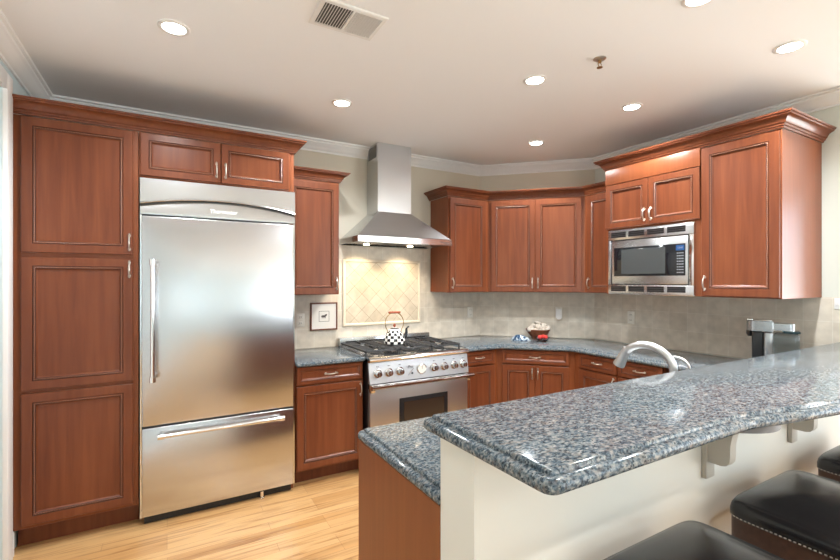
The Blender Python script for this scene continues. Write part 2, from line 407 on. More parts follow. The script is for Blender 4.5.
wall_with_holes('wall_left', 'y', XL - .14, .14, YR - .14, YA, LEFT_WIN + [DOORH], 'blue_paint')
WEND = 1.045
wallbox('wall_right', XB, XB + .14, WEND, YA, 0, CEIL, 'green_paint')
wallbox('wall_side', XB + .14, XE + .14, WEND, WEND + .14, 0, CEIL, 'green_paint')
wall_with_holes('wall_rear', 'x', YR - .14, .14, XL, XE + .14, REAR_WIN, 'blue_paint')
wall_with_holes('wall_east', 'y', XE, .14, YR, WEND, EAST_WIN, 'wall_paint')
CP, CQ = (2.91, YA), (XB, 2.94)          # diagonal corner wall
b = MB(); b.prism([CP, CQ, (XB, YA)], 0, CEIL, 'wall_paint'); struct(b.build('wall_corner', smooth=0))
def window(name, along, fixed, h):
    a0, a1, z0, z1 = h; b = MB(); p = MB(); w = .06
    def put(bb, u0, u1, q0, q1, d0, d1, m):
        if along == 'x': bb.box(u0, u1, fixed + d0, fixed + d1, q0, q1, m)
        else: bb.box(fixed + d0, fixed + d1, u0, u1, q0, q1, m)
    put(b, a0, a0 + w, z0, z1, .03, .09, 'white'); put(b, a1 - w, a1, z0, z1, .03, .09, 'white')
    put(b, a0 + w, a1 - w, z0, z0 + w, .03, .09, 'white'); put(b, a0 + w, a1 - w, z1 - w, z1, .03, .09, 'white')
    mz = z0 + (z1 - z0) * .62
    put(b, a0 + w, a1 - w, mz - .03, mz + .03, .03, .09, 'white')
    o = struct(b.build(name, smooth=0))
    put(p, a0 + w, a1 - w, z0 + w, z1 - w, .055, .06, 'pane'); p.build('window_pane', o, smooth=0)
k = 1
for h in REAR_WIN: window('window_%d' % k, 'x', YR - .12, h); k += 1
for h in EAST_WIN: window('window_%d' % k, 'y', XE, h); k += 1
for h in LEFT_WIN: window('window_%d' % k, 'y', XL - .12, h); k += 1
# ceiling crown, its path along the four kitchen walls
CROWN = [(0, 2.605), (.012, 2.605), (.014, 2.617), (.022, 2.622), (.036, 2.635), (.052, 2.662), (.066, 2.672), (.068, 2.684), (.082, 2.688), (.084, CEIL), (0, CEIL)]
struct(sweep([(XL, YR), (XL, YA), CP, CQ, (XB, WEND)], CROWN, 'white').build('trim_1', smooth=30))
# door casing and door on the left wall
b = MB()
b.box(XL, XL + .022, 3.005, 3.095, 0, 2.55, 'white', .004); b.box(XL, XL + .022, 1.935, 2.025, 0, 2.56, 'white', .004)
b.box(XL, XL + .0215, 2.025, 3.005, 2.465, 2.55, 'white', .004)
struct(b.build('trim_2'))
b = MB(); b.box(XL - .07, XL - .03, 2.03, 3.003, .008, 2.46, 'white', .003)
for z0, z1 in ((.2, 1.0), (1.12, 2.3)):
    for y0, y1 in ((2.15, 2.47), (2.57, 2.89)): b.box(XL - .031, XL - .024, y0, y1, z0, z1, 'white', .006)
d = struct(b.build('door_1'))
b = MB(); b.lathe([(.03, 0), (.03, .006), (.012, .01), (.012, .04), (.028, .05), (.03, .065), (.02, .078), (.002, .08)], 'nickel', (XL - .03, 2.09, .95), axis='X'); b.build('door_handle', d)
b = MB(); b.extr([(XL, 0), (XL + .016, 0), (XL + .016, .12), (XL + .010, .135), (XL, .14)], 3.095, 3.14, 'white', 'Y')
b.extr([(XL, 0), (XL + .016, 0), (XL + .016, .12), (XL + .010, .135), (XL, .14)], YR, 1.935, 'white', 'Y'); struct(b.build('baseboard_left'))
# backsplash tile
def splash(name, p, q, z0, z1, m='tile', t=.011):
    d = Vector(q) - Vector(p); L = d.length; b = MB(); b.box(0, L, -t, 0, z0, z1, m)
    return struct(b.build(name, loc=(p[0], p[1], 0), rot=(0, 0, math.atan2(d.y, d.x)), smooth=0))
splash('trim_3', (.80, YA), (1.30, YA), .90, 1.372)
splash('trim_4', (1.30, YA), (2.25, YA), .90, 1.795)
splash('trim_5', (2.25, YA), CP, .90, 1.372)
splash('trim_6', CP, CQ, .90, 1.372)
splash('trim_7', CQ, (XB, WEND), .90, 1.374)
# half wall under the bar
BW0, BW1, BX = .8635, 1.016, .652
wallbox('wall_bar', BX, XB - .005, BW0, BW1, 0, 1.054, 'bar_paint')
b = MB(); b.extr([(BW0, 0), (BW0 - .015, 0), (BW0 - .015, .12), (BW0 - .008, .135), (BW0, .14)], BX, XB - .01, 'white'); struct(b.build('baseboard_bar'))

# ------------------------------------------------------------------ cabinet builders
def door_mesh(b, x0, x1, z0, z1, y=0, t=.021, stile=.048, drawer=False):
    """framed door whose back lies at y and whose face looks towards -y"""
    st = .026 if drawer else stile
    L = [(0, 0), (0, -t + .003), (.003, -t), (st, -t), (st + .004, -t + .005), (st + .0065, -t - .001), (st + .0115, -t - .001), (st + .0155, -t + .006), (st + .022, -t + .011)]
    mats = ['cherry', 'cherry', 'cherry', 'glaze', 'cherry', 'rope', 'glaze', 'cherry', 'cherry']
    if drawer:
        L = L[:5] + [(st + .006, -t + .002), (st + .016, -t + .009)]; mats = ['cherry', 'cherry', 'cherry', 'glaze', 'cherry', 'cherry', 'cherry']
    rows = [[(x0 + i, y + d, z0 + i), (x1 - i, y + d, z0 + i), (x1 - i, y + d, z1 - i), (x0 + i, y + d, z1 - i)] for i, d in L]
    b.loft(rows, 'cherry', mats=mats)
def pull(parent, x, z, y, vertical=True, L=.085):
    """arched bail pull with two turned feet"""
    b = MB(); pts = []; rs = []
    for k in range(13):
        q = k / 12; a = (q - .5) * L; o = .008 + .020 * math.sin(PI * q) ** .6
        pts.append((x, y - o, z + a) if vertical else (x + a, y - o, z)); rs.append(.0032 + .0022 * math.sin(PI * q))
    b.tube(pts, rs, 'nickel', 8)
    for s in (-1, 1):
        p = (x, y, z + s * L * .46) if vertical else (x + s * L * .46, y, z)
        b.lathe([(.008, 0), (.008, -.003), (.0045, -.005), (.0055, -.012), (.003, -.016)], 'nickel', p, 10, 'Y')
        e = (x, y - .010, z + s * L * .56) if vertical else (x + s * L * .56, y - .010, z)
        b.lathe([(.001, -.007), (.005, -.004), (.006, 0), (.005, .004), (.001, .007)], 'nickel', e, 8, 'Y')
    return b.build('handle', parent)
def add_door(root, x0, x1, z0, z1, hx=None, hz=None, y=0, stile=.048, name='door'):
    b = MB(); door_mesh(b, x0, x1, z0, z1, y, stile=stile); o = b.build(name, root, smooth=25)
    if hx is not None: pull(o, hx, hz, y - .021)
    return o
def add_drawer(root, x0, x1, z0, z1, handle=True):
    b = MB(); door_mesh(b, x0, x1, z0, z1, drawer=True); o = b.build('drawer', root, smooth=25)
    if handle: pull(o, (x0 + x1) / 2, (z0 + z1) / 2, -.012, False)
    return o
def carcass(root, w, d, z0, z1, toe=0, x0=0, name='body', end='cherry_end'):
    b = MB(); b.box(x0, x0 + w, .0, d, z0 + toe, z1, 'cherry_end', .0015, 1)
    if toe: b.box(x0 + .002, x0 + w - .002, .085, d - .002, z0, z0 + toe, 'cherry')
    return b.build(name, root)
CROWN_CAB = [(0, 0), (.010, 0), (.012, .012), (.018, .014), (.020, .026), (.027, .030), (.030, .042), (.038, .056), (.050, .066), (.062, .071), (.063, .080), (.071, .083), (.073, .094), (0, .094)]
def cab_crown(name, path, z0, label, h=.094):
    k = h / .094; o = sweep(path, [(a, z0 + c * k) for a, c in CROWN_CAB], 'cherry').build(name, smooth=30)
    return tag(o, label, 'moulding')

FY = 3.15            # face of base and tall cabinets on the range wall
UY = 3.43            # face of the wall cabinets
# ---- tall pantry cabinet
t = thing('pantry_cabinet', 'tall cherry pantry cabinet with three stacked doors left of the refrigerator', 'cabinet', (-.722, FY, 0))
carcass(t, .572, .60, 0, 2.385, .125)
add_door(t, .036, .545, 1.637, 2.378, .527, 1.71)
add_door(t, .036, .545, .884, 1.612, .527, 1.55)
add_door(t, .036, .545, .147, .864)
# ---- cabinet over the refrigerator
t = thing('overhead_cabinet', 'short cherry two-door cabinet directly above the refrigerator', 'cabinet', (-.147, FY, 0))
b = MB(); b.box(0, .907, 0, .6, 2.112, 2.385, 'cherry_end', .0015, 1); b.build('body', t)
add_door(t, .008, .449, 2.120, 2.380, .425, 2.20, stile=.042)
add_door(t, .455, .890, 2.120, 2.380, .479, 2.20, stile=.042)
b = MB(); b.box(.7615, .781, FY + .02, FY + .6, 0, 2.111, 'cherry_end'); b.box(.7615, .781, FY, FY + .6, 2.111, 2.385, 'cherry_end')
tag(b.build('side_panel', smooth=0), 'narrow cherry end panel between the refrigerator and the counter', 'panel')
cab_crown('crown_moulding', [(-.724, FY - .001), (.782, FY - .001), (.782, YA - .003)], 2.386, 'long cherry crown moulding above the pantry and refrigerator', .082)

# ---- refrigerator
FW, FX = .920, -.141
t = thing('refrigerator', 'tall stainless steel built-in refrigerator with bottom freezer drawer', 'refrigerator', (FX, 3.11, 0))
b = MB(); b.box(.006, FW - .022, .06, .63, .07, 2.105, 'steel_dark'); b.build('body', t)
def arc(x, base, rise): return base + rise * (1 - ((x - FW / 2) / (FW / 2)) ** 2)
b = MB()                                          # curved visor across the top
n = 24
rows = []
for i in range(n + 1):
    x = FW * i / n; a = arc(x, 1.944, .048)
    rows.append([(x, .055, 2.105), (x, .004, 2.105), (x, 0, 2.101), (x, -.004, a + .012), (x, -.0095, a + .004), (x, -.008, a), (x, .055, a)])
b.loft(rows, 'steel'); tp = b.build('top_panel', t, smooth=30)
b = MB(); b.loft([[(FW * i / n, .0, arc(FW * i / n, 1.944, .048) - .0005), (FW * i / n, .012, arc(FW * i / n, 1.944, .048) - .0005), (FW * i / n, .012, arc(FW * i / n, 1.944, .048) - .008), (FW * i / n, .0, arc(FW * i / n, 1.944, .048) - .008)] for i in range(n + 1)], 'black'); b.build('shadow_gap', tp)
b = MB(); rows = []
for i in range(n + 1):
    x = FW * i / n; a = arc(x, 1.944, .048)
    rows.append([(x, .055, a - .001), (x, .013, a - .001), (x, .002, 1.90), (x, .003, 1.884), (x, .055, 1.884)])
b.loft(rows, 'steel'); band = b.build('logo_band', t, smooth=30)
def text(name, body, size, parent, loc, rot, m, ext=.0006, shear=0.0, align='CENTER'):
    c = bpy.data.curves.new(name, 'FONT'); c.body = body; c.size = size; c.extrude = ext; c.align_x = align; c.align_y = 'CENTER'; c.shear = shear
    o = bpy.data.objects.new(name, c); C.objects.link(o)
    dg = bpy.context.evaluated_depsgraph_get(); dg.update(); me = bpy.data.meshes.new_from_object(o.evaluated_get(dg))
    bpy.data.objects.remove(o); bpy.data.curves.remove(c)
    me.materials.clear(); me.materials.append(M[m])
    o = bpy.data.objects.new(name, me); C.objects.link(o); o.location = loc; o.rotation_euler = rot
    if parent: o.parent = parent
    return o
text('lettering', 'Thermador', .036, band, (FW / 2, .0035, 1.928), (PI / 2 - .2, 0, 0), 'white', .001, .2)
b = MB(); b.box(0, .008, .01, .06, .05, 1.88, 'chrome'); b.box(FW - .008, FW, .01, .055, .05, 1.88, 'chrome'); b.build('side_trim', t)
b = MB(); b.box(.010, FW - .010, 0, .055, .600, 1.874, 'steel_v', .005, 3); door = b.build('door', t)
def bar_handle(parent, p0, p1, out, r=.0125):
    b = MB(); p0, p1 = Vector(p0), Vector(p1); d = (p1 - p0).normalized(); o = Vector((0, -out, 0))
    b.tube([p0 + o, p1 + o], r, 'chrome', 16)
    for p, s in ((p0, 1), (p1, -1)):
        q = p + d * .022 * s
        b.tube([q + Vector((0, 0, 0)), q + o * 1.0], r * .9, 'chrome', 12)
        b.tube([p + o - d * s * .004, p + o + d * s * .030], r * 1.35, 'chrome', 16)
    return b.build('handle', parent)
bar_handle(door, (.066, 0, .880), (.066, 0, 1.605), .058)
b = MB(); b.box(.010, FW - .010, 0, .055, .055, .588, 'steel_v', .005, 3); dr = b.build('freezer_drawer', t)
bar_handle(dr, (.095, 0, .545), (.83, 0, .545), .058)
b = MB(); b.box(.02, FW - .02, .035, .05, .003, .066, 'black')
for i in range(30):
    x = .05 + i * .028; b.box(x, x + .018, .032, .0349, .02, .05, 'rubber')
b.build('toe_grille', t)
b = MB(); b.lathe([(.018, 0), (.018, .012), (.012, .016), (.012, .05)], 'chrome', (.70, .012, 0), 14); b.build('levelling_foot', t)

# ---- wall cabinet by the hood
t = thing('wall_cabinet', 'cherry single-door wall cabinet between the refrigerator and the range hood', 'cabinet', (.795, UY, 0))
b = MB(); b.box(0, .42, 0, .315, 1.371, 2.280, 'cherry_end', .0015, 1); b.build('body', t)
add_door(t, .006, .414, 1.376, 2.262, .392, 1.46)
cab_crown('crown_moulding', [(.796, UY - .001), (1.216, UY - .001), (1.216, YA - .003)], 2.281, 'short cherry crown moulding over the cabinet beside the hood', .075)

# ---- base cabinet left of the range
t = thing('base_cabinet', 'cherry base cabinet with one drawer and one door left of the range', 'cabinet', (.795, FY, 0))
carcass(t, .515, .59, 0, .867, .11)
add_drawer(t, .004, .506, .735, .862)
add_door(t, .004, .506, .125, .722, .485, .655)
def counter(name, pts, radii, z, prof, label):
    return tag(slab(round_poly(pts, radii), z, prof).build(name, smooth=30), label, 'countertop')
YW = YA - .013
counter('countertop', [(.795, 3.105), (1.312, 3.105), (1.312, YW), (.795, YW)], [.0, .01, .0, .0], .900, BULL, 'short granite countertop between the refrigerator and the range')

# ---- range hood
HX0, HX1, HY, HC = 1.335, 2.252, 3.315, 1.765
t = thing('range_hood', 'stainless steel chimney range hood on the wall above the range', 'range hood', (HC, YA, 1.8))
b = MB()
def ring(x0, x1, y0, z): return [(x0 - HC, y0 - YA, z - 1.8), (x1 - HC, y0 - YA, z - 1.8), (x1 - HC, -.012, z - 1.8), (x0 - HC, -.012, z - 1.8)]
b.loft([ring(HX0, HX1, HY, 1.803), ring(HX0, HX1, HY, 1.852)], 'chrome', cap0=False, cap1=False)
b.loft([ring(HX0 + .03, HX1 - .03, HY + .03, 1.812), ring(HX0, HX1, HY, 1.803)], 'steel', cap0=True, cap1=False)
hb = b.build('rim', t, smooth=0)
b = MB(); CX0, CX1, CY = 1.598, 1.930, 3.505
b.loft([ring(HX0 + .002, HX1 - .002, HY + .002, 1.852), ring(HX0 + .012, HX1 - .012, HY + .012, 1.860), ring(CX0 - .008, CX1 + .008, CY - .008, 2.082), ring(CX0 - .004, CX1 + .004, CY - .004, 2.090)], 'steel'); b.build('canopy', t, smooth=0)
b = MB(); b.loft([ring(CX0, CX1, CY, 2.088), ring(CX0, CX1, CY, CEIL - .002)], 'steel'); ch = b.build('chimney', t, smooth=0)
b = MB()
for i in range(9):
    z = 2.575 + i * .012 - 1.8; b.box(CX0 - HC - .002, CX0 - HC + .001, CY - YA + .035, -.05, z, z + .007, 'black')
b.build('vent_grille', ch, smooth=0)
b = MB(); b.box(CX0 - HC + .06, CX1 - HC + .12, HY - YA + .10, HY - YA + .32, .006, .0125, 'nickel')
for i in range(14): b.box(CX0 - HC + .07 + i * .026, CX0 - HC + .083 + i * .026, HY - YA + .12, HY - YA + .30, .003, .006, 'steel_dark')
b.build('filter', t, smooth=0)
text('lettering', 'Thermador', .02, hb, (HX1 - HC - .09, HY - YA - .0002, 1.828 - 1.8), (PI / 2, 0, 0), 'steel_dark', .0004, .2)
for hx in (1.495, 1.925):
    b = MB(); b.lathe([(.034, .010), (.034, .001), (.027, -.002), (.022, -.008), (.002, -.010)], 'chrome', (hx - HC, HY - YA + .20, 0), 20, mats=['chrome', 'chrome', 'warm_lens', 'warm_lens']); b.build('lamp', t)
    l = bpy.data.lights.new('hood_lamp_light', 'SPOT'); l.energy = 8; l.color = (1, .80, .52); l.spot_size = math.radians(105); l.spot_blend = .8; l.shadow_soft_size = .02
    o = bpy.data.objects.new('hood_lamp_light', l); C.objects.link(o); o.parent = t; o.location = (hx - HC, HY - YA + .20, -.016); o.rotation_euler = (math.radians(24), 0, 0)

# ---- tiled niche panel behind the range
t = thing('tile_panel', 'framed panel of diagonal cream tiles on the wall behind the range', 'tile panel', (1.762, YA - .012, 1.0))
b = MB(); b.box(-.375, .375, -.006, -.0005, .095, .650, 'tile_diag'); b.build('diagonal_tile', t, smooth=0)
b = MB()
fr = [(0, 0), (0, -.010), (.006, -.016), (.016, -.017), (.024, -.012), (.027, -.006), (.027, -.001)]
b.loft([[(-.402 + i, y, .07 + i), (.402 - i, y, .07 + i), (.402 - i, y, .677 - i), (-.402 + i, y, .677 - i)] for i, y in fr], 'tile_rail', cap0=False, cap1=False)
b.build('rail', t)

# ---- range
RX, RW = 1.318, .920
t = thing('range_cooker', 'professional stainless steel gas range with seven knobs and oven', 'range', (RX, 3.045, 0))
b = MB(); b.box(0, .006, .03, .70, .09, .885, 'steel_dark'); b.box(RW - .006, RW, .03, .70, .09, .885, 'steel_dark'); b.box(.006, RW - .006, .05, .69, .09, .86, 'black'); b.build('body', t)
b = MB(); b.box(.02, RW - .02, .075, .66, .012, .089, 'black'); b.build('toe_kick', t)
for x in (.06, RW - .06):
    for y in (.10, .64):
        b = MB(); b.lathe([(.02, 0), (.02, .012), (.011, .012)], 'chrome', (x, y, 0), 12); b.build('foot', t)
b = MB()
pr = [(.10, .899), (.022, .899), (.008, .897), (-.006, .890), (-.013, .879), (-.010, .867), (.0, .860), (.02, .858), (.10, .858)]
b.extr(pr, 0, RW, 'chrome'); b.build('bullnose', t)
b = MB(); b.extr([(.05, .857), (.022, .857), (-.004, .700), (.05, .700)], .002, RW - .002, 'steel_soft'); cp = b.build('control_panel', t, smooth=0)
for kx in (1.387, 1.482, 1.577, 1.893, 1.989, 2.087, 2.180):
    x = kx - RX; b = MB()
    b.lathe([(.034, .006), (.034, -.004), (.031, -.007), (.024, -.007)], 'chrome', (x, 0, .775), 24, 'Y')
    b.lathe([(.024, -.006), (.024, -.012), (.021, -.038), (.018, -.041)], 'black', (x, 0, .775), 24, 'Y', mats=['chrome', 'chrome', 'steel_dark', 'chrome'])
    b.box(x - .004, x + .004, -.046, -.034, .754, .796, 'chrome', .001)
    b.build('knob', t)
    b = MB(); b.box(x - .010, x - .003, -.0006, .002, .824, .831, 'black'); b.box(x + .003, x + .008, -.0006, .002, .825, .830, 'black'); b.build('knob_mark', cp, smooth=0)
x = 1.776 - RX; b = MB()
b.lathe([(.041, .006), (.041, -.006), (.037, -.009), (.034, -.005)], 'chrome', (x, 0, .775), 28, 'Y', mats=['chrome', 'chrome', 'chrome', 'plate'])
b.box(x - .001, x + .001, -.0065, -.004, .775, .800, 'black'); b.build('gauge', t)
x = 1.668 - RX
text('lettering', 'Pro', .034, cp, (x, -.002, .80), (PI / 2, 0, 0), 'black', .001, .3)
b = MB(); b.loft([[(x - .022, -.003, .738), (x - .017, -.003, .738), (x + .033, -.003, .788), (x + .028, -.003, .788)], [(x - .022, 0, .738), (x - .017, 0, .738), (x + .033, 0, .788), (x + .028, 0, .788)]], 'chrome'); b.box(x + .012, x + .026, -.003, .001, .742, .756, 'black'); b.build('badge', cp, smooth=0)
b = MB(); b.box(.008, RW - .008, .002, .05, .16, .655, 'steel_soft', .004, 2); od = b.build('oven_door', t)
b = MB(); b.box(.255, .705, -.004, .004, .235, .562, 'black', .003, 2); wi = b.build('window_frame', od)
b = MB(); b.box(.292, .668, -.0065, -.003, .270, .530, 'brown_glass')
b.build('window_glass', wi, smooth=0)
b = MB()
prh = [(-.036, .668), (-.066, .670), (-.078, .680), (-.078, .692), (-.066, .700), (-.036, .700), (-.030, .692), (-.030, .676)]
b.extr(prh, -.006, RW + .006, 'chrome')
for x0 in (.0, RW - .035): b.box(x0, x0 + .035, -.032, .010, .64, .694, 'chrome', .003)
b.build('handle', od)
b = MB(); b.box(.008, RW - .008, .004, .05, .10, .154, 'steel', .003); b.build('kick_panel', t)
b = MB(); b.box(.004, RW - .004, .10, .66, .878, .893, 'pan', .003); b.box(.0, RW, .10, .66, .862, .876, 'steel'); b.build('cooktop', t, smooth=0)
b = MB(); b.box(0, RW, .645, .70, .876, .975, 'steel', .004); b.box(.05, RW - .05, .6435, .6455, .915, .945, 'black'); b.build('backguard', t)
for gi in range(3):
    gx = .012 + gi * .300
    for by in (.23, .51):
        b = MB(); cx = gx + .148
        b.lathe([(.052, .893), (.052, .899), (.040, .903), (.040, .912), (.034, .916), (.012, .917)], 'iron', (cx, by, 0), 10)
        b.lathe([(.016, .917), (.016, .9215), (.004, .922)], 'chrome', (cx, by, 0), 12); b.build('burner', t)
    b = MB(); z0, z1 = .921, .936
    for x in (gx, gx + .283): b.box(x, x + .012, .105, .655, z0, z1, 'iron', .002, 1)
    for y in (.105, .368, .643): b.box(gx, gx + .295, y, y + .012, z0, z1, 'iron', .002, 1)
    for y in (.17, .23, .29, .45, .51, .57):
        b.box(gx + .008, gx + .10, y, y + .010, z0, z1 + .003, 'iron', .002, 1); b.box(gx + .195, gx + .287, y, y + .010, z0, z1 + .003, 'iron', .002, 1)
    for y0, y1 in ((.11, .185), (.285, .37), (.375, .465), (.56, .65)): b.box(gx + .142, gx + .153, y0, y1, z0, z1 + .003, 'iron', .002, 1)
    for x in (gx + .002, gx + .283):
        for y in (.107, .643): b.box(x, x + .010, y, y + .010, .893, z0 + .002, 'iron')
    b.build('grate', t)

# ---- checkered kettle
t = thing('tea_kettle', 'black and white checkered tea kettle standing on the range grates', 'kettle', (1.690, 3.365, .9405))
b = MB(); seg = 18
prof = [(.070, .002), (.088, .006), (.091, .028), (.087, .052), (.079, .076), (.067, .098), (.050, .116)]
R = [[b.bm.verts.new((r * math.cos(2 * PI * q / seg), r * math.sin(2 * PI * q / seg), h)) for q in range(seg)] for r, h in prof]
for i in range(len(R) - 1):
    for j in range(seg):
        f = b.bm.faces.new((R[i][j], R[i][(j + 1) % seg], R[i + 1][(j + 1) % seg], R[i + 1][j])); f.material_index = b.mi('kettle_white' if (i + j) % 2 else 'kettle_black')
f = b.bm.faces.new(R[0][::-1]); f.material_index = b.mi('brass')
b.build('body', t, smooth=60)
b = MB(); b.lathe([(.051, .114), (.052, .119), (.043, .130), (.024, .138), (.006, .141)], 'kettle_white', seg=20, mats=['brass', 'kettle_white', 'kettle_black', 'kettle_white', 'kettle_white']); lid = b.build('lid', t)
b = MB(); b.lathe([(.004, .139), (.005, .145), (.012, .153), (.013, .162), (.008, .171), (.002, .176)], 'red_wood', seg=14); b.build('knob', lid)
b = MB(); b.tube([(.072, -.012, .045), (.096, -.016, .066), (.106, -.018, .095), (.106, -.018, .124), (.116, -.019, .142), (.128, -.020, .142)], [.021, .018, .013, .010, .008, .008], 'kettle_black', 12); b.build('spout', t)
b = MB(); pts = []
for k in range(25):
    a = PI * (1.22 - 1.44 * k / 24); pts.append((.088 * math.cos(a), 0, .180 + .090 * math.sin(a)))
pts = [(-.066, 0, .098)] + pts + [(.066, 0, .098)]
b.tube(pts, .0038, 'brass', 8); hd = b.build('handle', t)
b = MB(); b.lathe([(.007, -.056), (.010, -.050), (.0095, 0), (.010, .050), (.007, .056)], 'red_wood', (0, 0, .270), 12, 'X'); b.build('grip', hd)

# ---- framed picture and outlets
t = thing('framed_picture', 'small square framed sketch on the backsplash left of the range', 'picture', (1.189, YA - .012, 1.05))
b = MB(); h = .121
b.loft([[(-h + i, y, i), (h - i, y, i), (h - i, y, 2 * h - i), (-h + i, y, 2 * h - i)] for i, y in [(0, -.001), (0, -.014), (.003, -.018), (.011, -.018), (.013, -.012)]], 'walnut', cap1=False); b.build('frame', t, smooth=0)
b = MB(); b.box(-h + .012, h - .012, -.010, -.006, .012, 2 * h - .012, 'paper'); mt = b.build('mat_board', t, smooth=0)
b = MB()
for i0, i1 in ((.044, .046),):
    q = .046
    b.box(-q, q, -.0112, -.0098, .121 - q, .121 - q + .003, 'ink'); b.box(-q, q, -.0112, -.0098, .121 + q - .003, .121 + q, 'ink'); b.box(-q, -q + .003, -.0112, -.0098, .121 - q, .121 + q, 'ink'); b.box(q - .003, q, -.0112, -.0098, .121 - q, .121 + q, 'ink')
for dx, dz, rx, rz_ in ((-.006, .0, .020, .010), (.014, .008, .009, .009), (.022, .014, .006, .006)):
    b.loft([[(dx + rx * math.cos(2 * PI * k / 14), y, .121 + dz + rz_ * math.sin(2 * PI * k / 14)) for k in range(14)] for y in (-.0098, -.0112)], 'ink')
for x in (-.020, -.010, .004, .012): b.box(x, x + .003, -.0112, -.0098, .103, .120, 'ink')
b.build('sketch', mt, smooth=0)
def outlet(x, y, z, rz, label, kind=0):
    t = thing('wall_outlet', label, 'outlet', (x, y, z), rz)
    b = MB(); b.box(-.035, .035, -.006, -.0005, -.057, .057, 'plate', .002); p = b.build('cover_plate', t)
    for s in (-1, 1):
        b = MB(); b.box(-.017, .017, -.0085, -.005, s * .026 - .016, s * .026 + .016, 'plate', .003)
        if kind != 2:
            b.box(-.008, -.005, -.0088, -.008, s * .026 - .004, s * .026 + .008, 'black'); b.box(.005, .008, -.0088, -.008, s * .026 - .004, s * .026 + .007, 'black')
        b.build('socket', p)
    return t
outlet(.985, YA - .0115, 1.145, 0, 'white outlet beside the small framed sketch')
outlet(2.775, YA - .0115, 1.15, 0, 'pale outlet on the backsplash just right of the range')
dg = Vector((1, -1)).normalized(); nn = Vector((-1, -1)).normalized() * .0115
t = outlet(3.485 + nn.x, 3.185 + nn.y, 1.155, -PI / 4, 'outlet with plugged-in white adapter above the shell bowl', 1)
b = MB(); pl = [(.028, .045)] + [(.028 * math.cos(a), -.038 + .026 * math.sin(a)) for a in [-(k * PI / 10) for k in range(11)]] + [(-.028, .045)]
b.loft([[(x, -.009, z) for x, z in pl], [(x, -.030, z) for x, z in pl], [(x * .85, -.034, z * .9) for x, z in pl]], 'white')
tag(b.build('plug_adapter', loc=(3.485 + nn.x, 3.185 + nn.y, 1.150), rot=(0, 0, -PI / 4)), 'white rounded plug-in adapter on the outlet above the shell bowl', 'adapter')
outlet(XB - .0115, 2.532, 1.142, -PI / 2, 'cream outlet on the backsplash below the microwave', 0)
t = thing('light_switch', 'white light switch plate on the backsplash at the far right', 'switch', (XB - .0115, 1.085, 1.335), -PI / 2)
b = MB(); b.box(-.022, .03, -.006, -.0005, -.035, .035, 'white', .002); b.build('cover_plate', t)
b = MB(); b.box(-.010, .012, -.010, -.005, -.015, .015, 'white', .002); b.build('rocker', t)

# ---- base cabinets right of the range and round the corner
t = thing('base_cabinet', 'narrow cherry base cabinet just right of the range', 'cabinet', (2.252, FY, 0))
carcass(t, .385, .59, 0, .857, .11)
add_drawer(t, .006, .345, .728, .852); add_door(t, .006, .345, .125, .715, None)
DA, DB = Vector((2.657, FY)), Vector((3.12, 2.687)); DL = (DB - DA).length
t = thing('corner_cabinet', 'diagonal cherry corner base cabinet with wide drawer above two doors', 'cabinet', (DA.x, DA.y, 0), -PI / 4)
b = MB(); b.prism([(-.014, 0), (DL + .014, 0), (DL + .36, .40), (DL + .255, .592), (-.255, .592), (-.36, .40)], .11, .857, 'cherry_end')
b.prism([(.01, .085), (DL - .01, .085), (DL + .2, .35), (-.2, .35)], 0, .11, 'cherry'); b.build('body', t, smooth=0)
add_drawer(t, .036, DL - .036, .728, .852)
add_door(t, .036, DL / 2 - .002, .125, .715, DL / 2 - .024, .645); add_door(t, DL / 2 + .002, DL - .036, .125, .715, DL / 2 + .024, .645)
for nm, y0, w, lab in (('base_cabinet', 2.668, .435, 'cherry base cabinet below the microwave next to the corner cabinet'), ('base_cabinet', 2.231, .375, 'cherry base cabinet seen under the faucet arch below microwave')):
    t = thing(nm, lab, 'cabinet', (3.12, y0, 0), -PI / 2)
    carcass(t, w, .58, 0, .857, .11)
    x0 = .06 if w > .4 else .008
    add_drawer(t, x0, w - .008, .728, .852); add_door(t, x0, w - .008, .125, .715, w - .03, .65)
# sink run, end panel to the left
t = thing('sink_cabinet', 'long cherry sink cabinet with plain end panel behind the bar', 'cabinet', (.652, 1.612, 0), 0)
b = MB(); L2 = XB - .012 - .652
b.box(0, .02, -.594, 0, 0, .857, 'cherry_end'); b.box(L2 - .02, L2, -.594, 0, .11, .857, 'cherry_end'); b.box(.02, L2 - .02, -.02, 0, .11, .857, 'cherry'); b.box(.02, L2 - .02, -.594, -.58, .11, .857, 'cherry_end')
b.box(.02, L2 - .02, -.58, -.02, .11, .13, 'cherry_end'); b.box(.02, L2 - .02, -.09, -.08, 0, .11, 'cherry')
b.build('body', t, smooth=0)
for i in range(4):
    x0 = .03 + i * .59
    b = MB(); door_mesh(b, -(x0 + .58), -x0, .125, .715); d = b.build('door', t, rot=(0, 0, PI), smooth=25); pull(d, -(x0 + .04), .64, -.021)
    b = MB(); door_mesh(b, -(x0 + .58), -x0, .728, .852, drawer=True); d = b.build('drawer', t, rot=(0, 0, PI), smooth=25); pull(d, -(x0 + .29), .80, -.012, False)
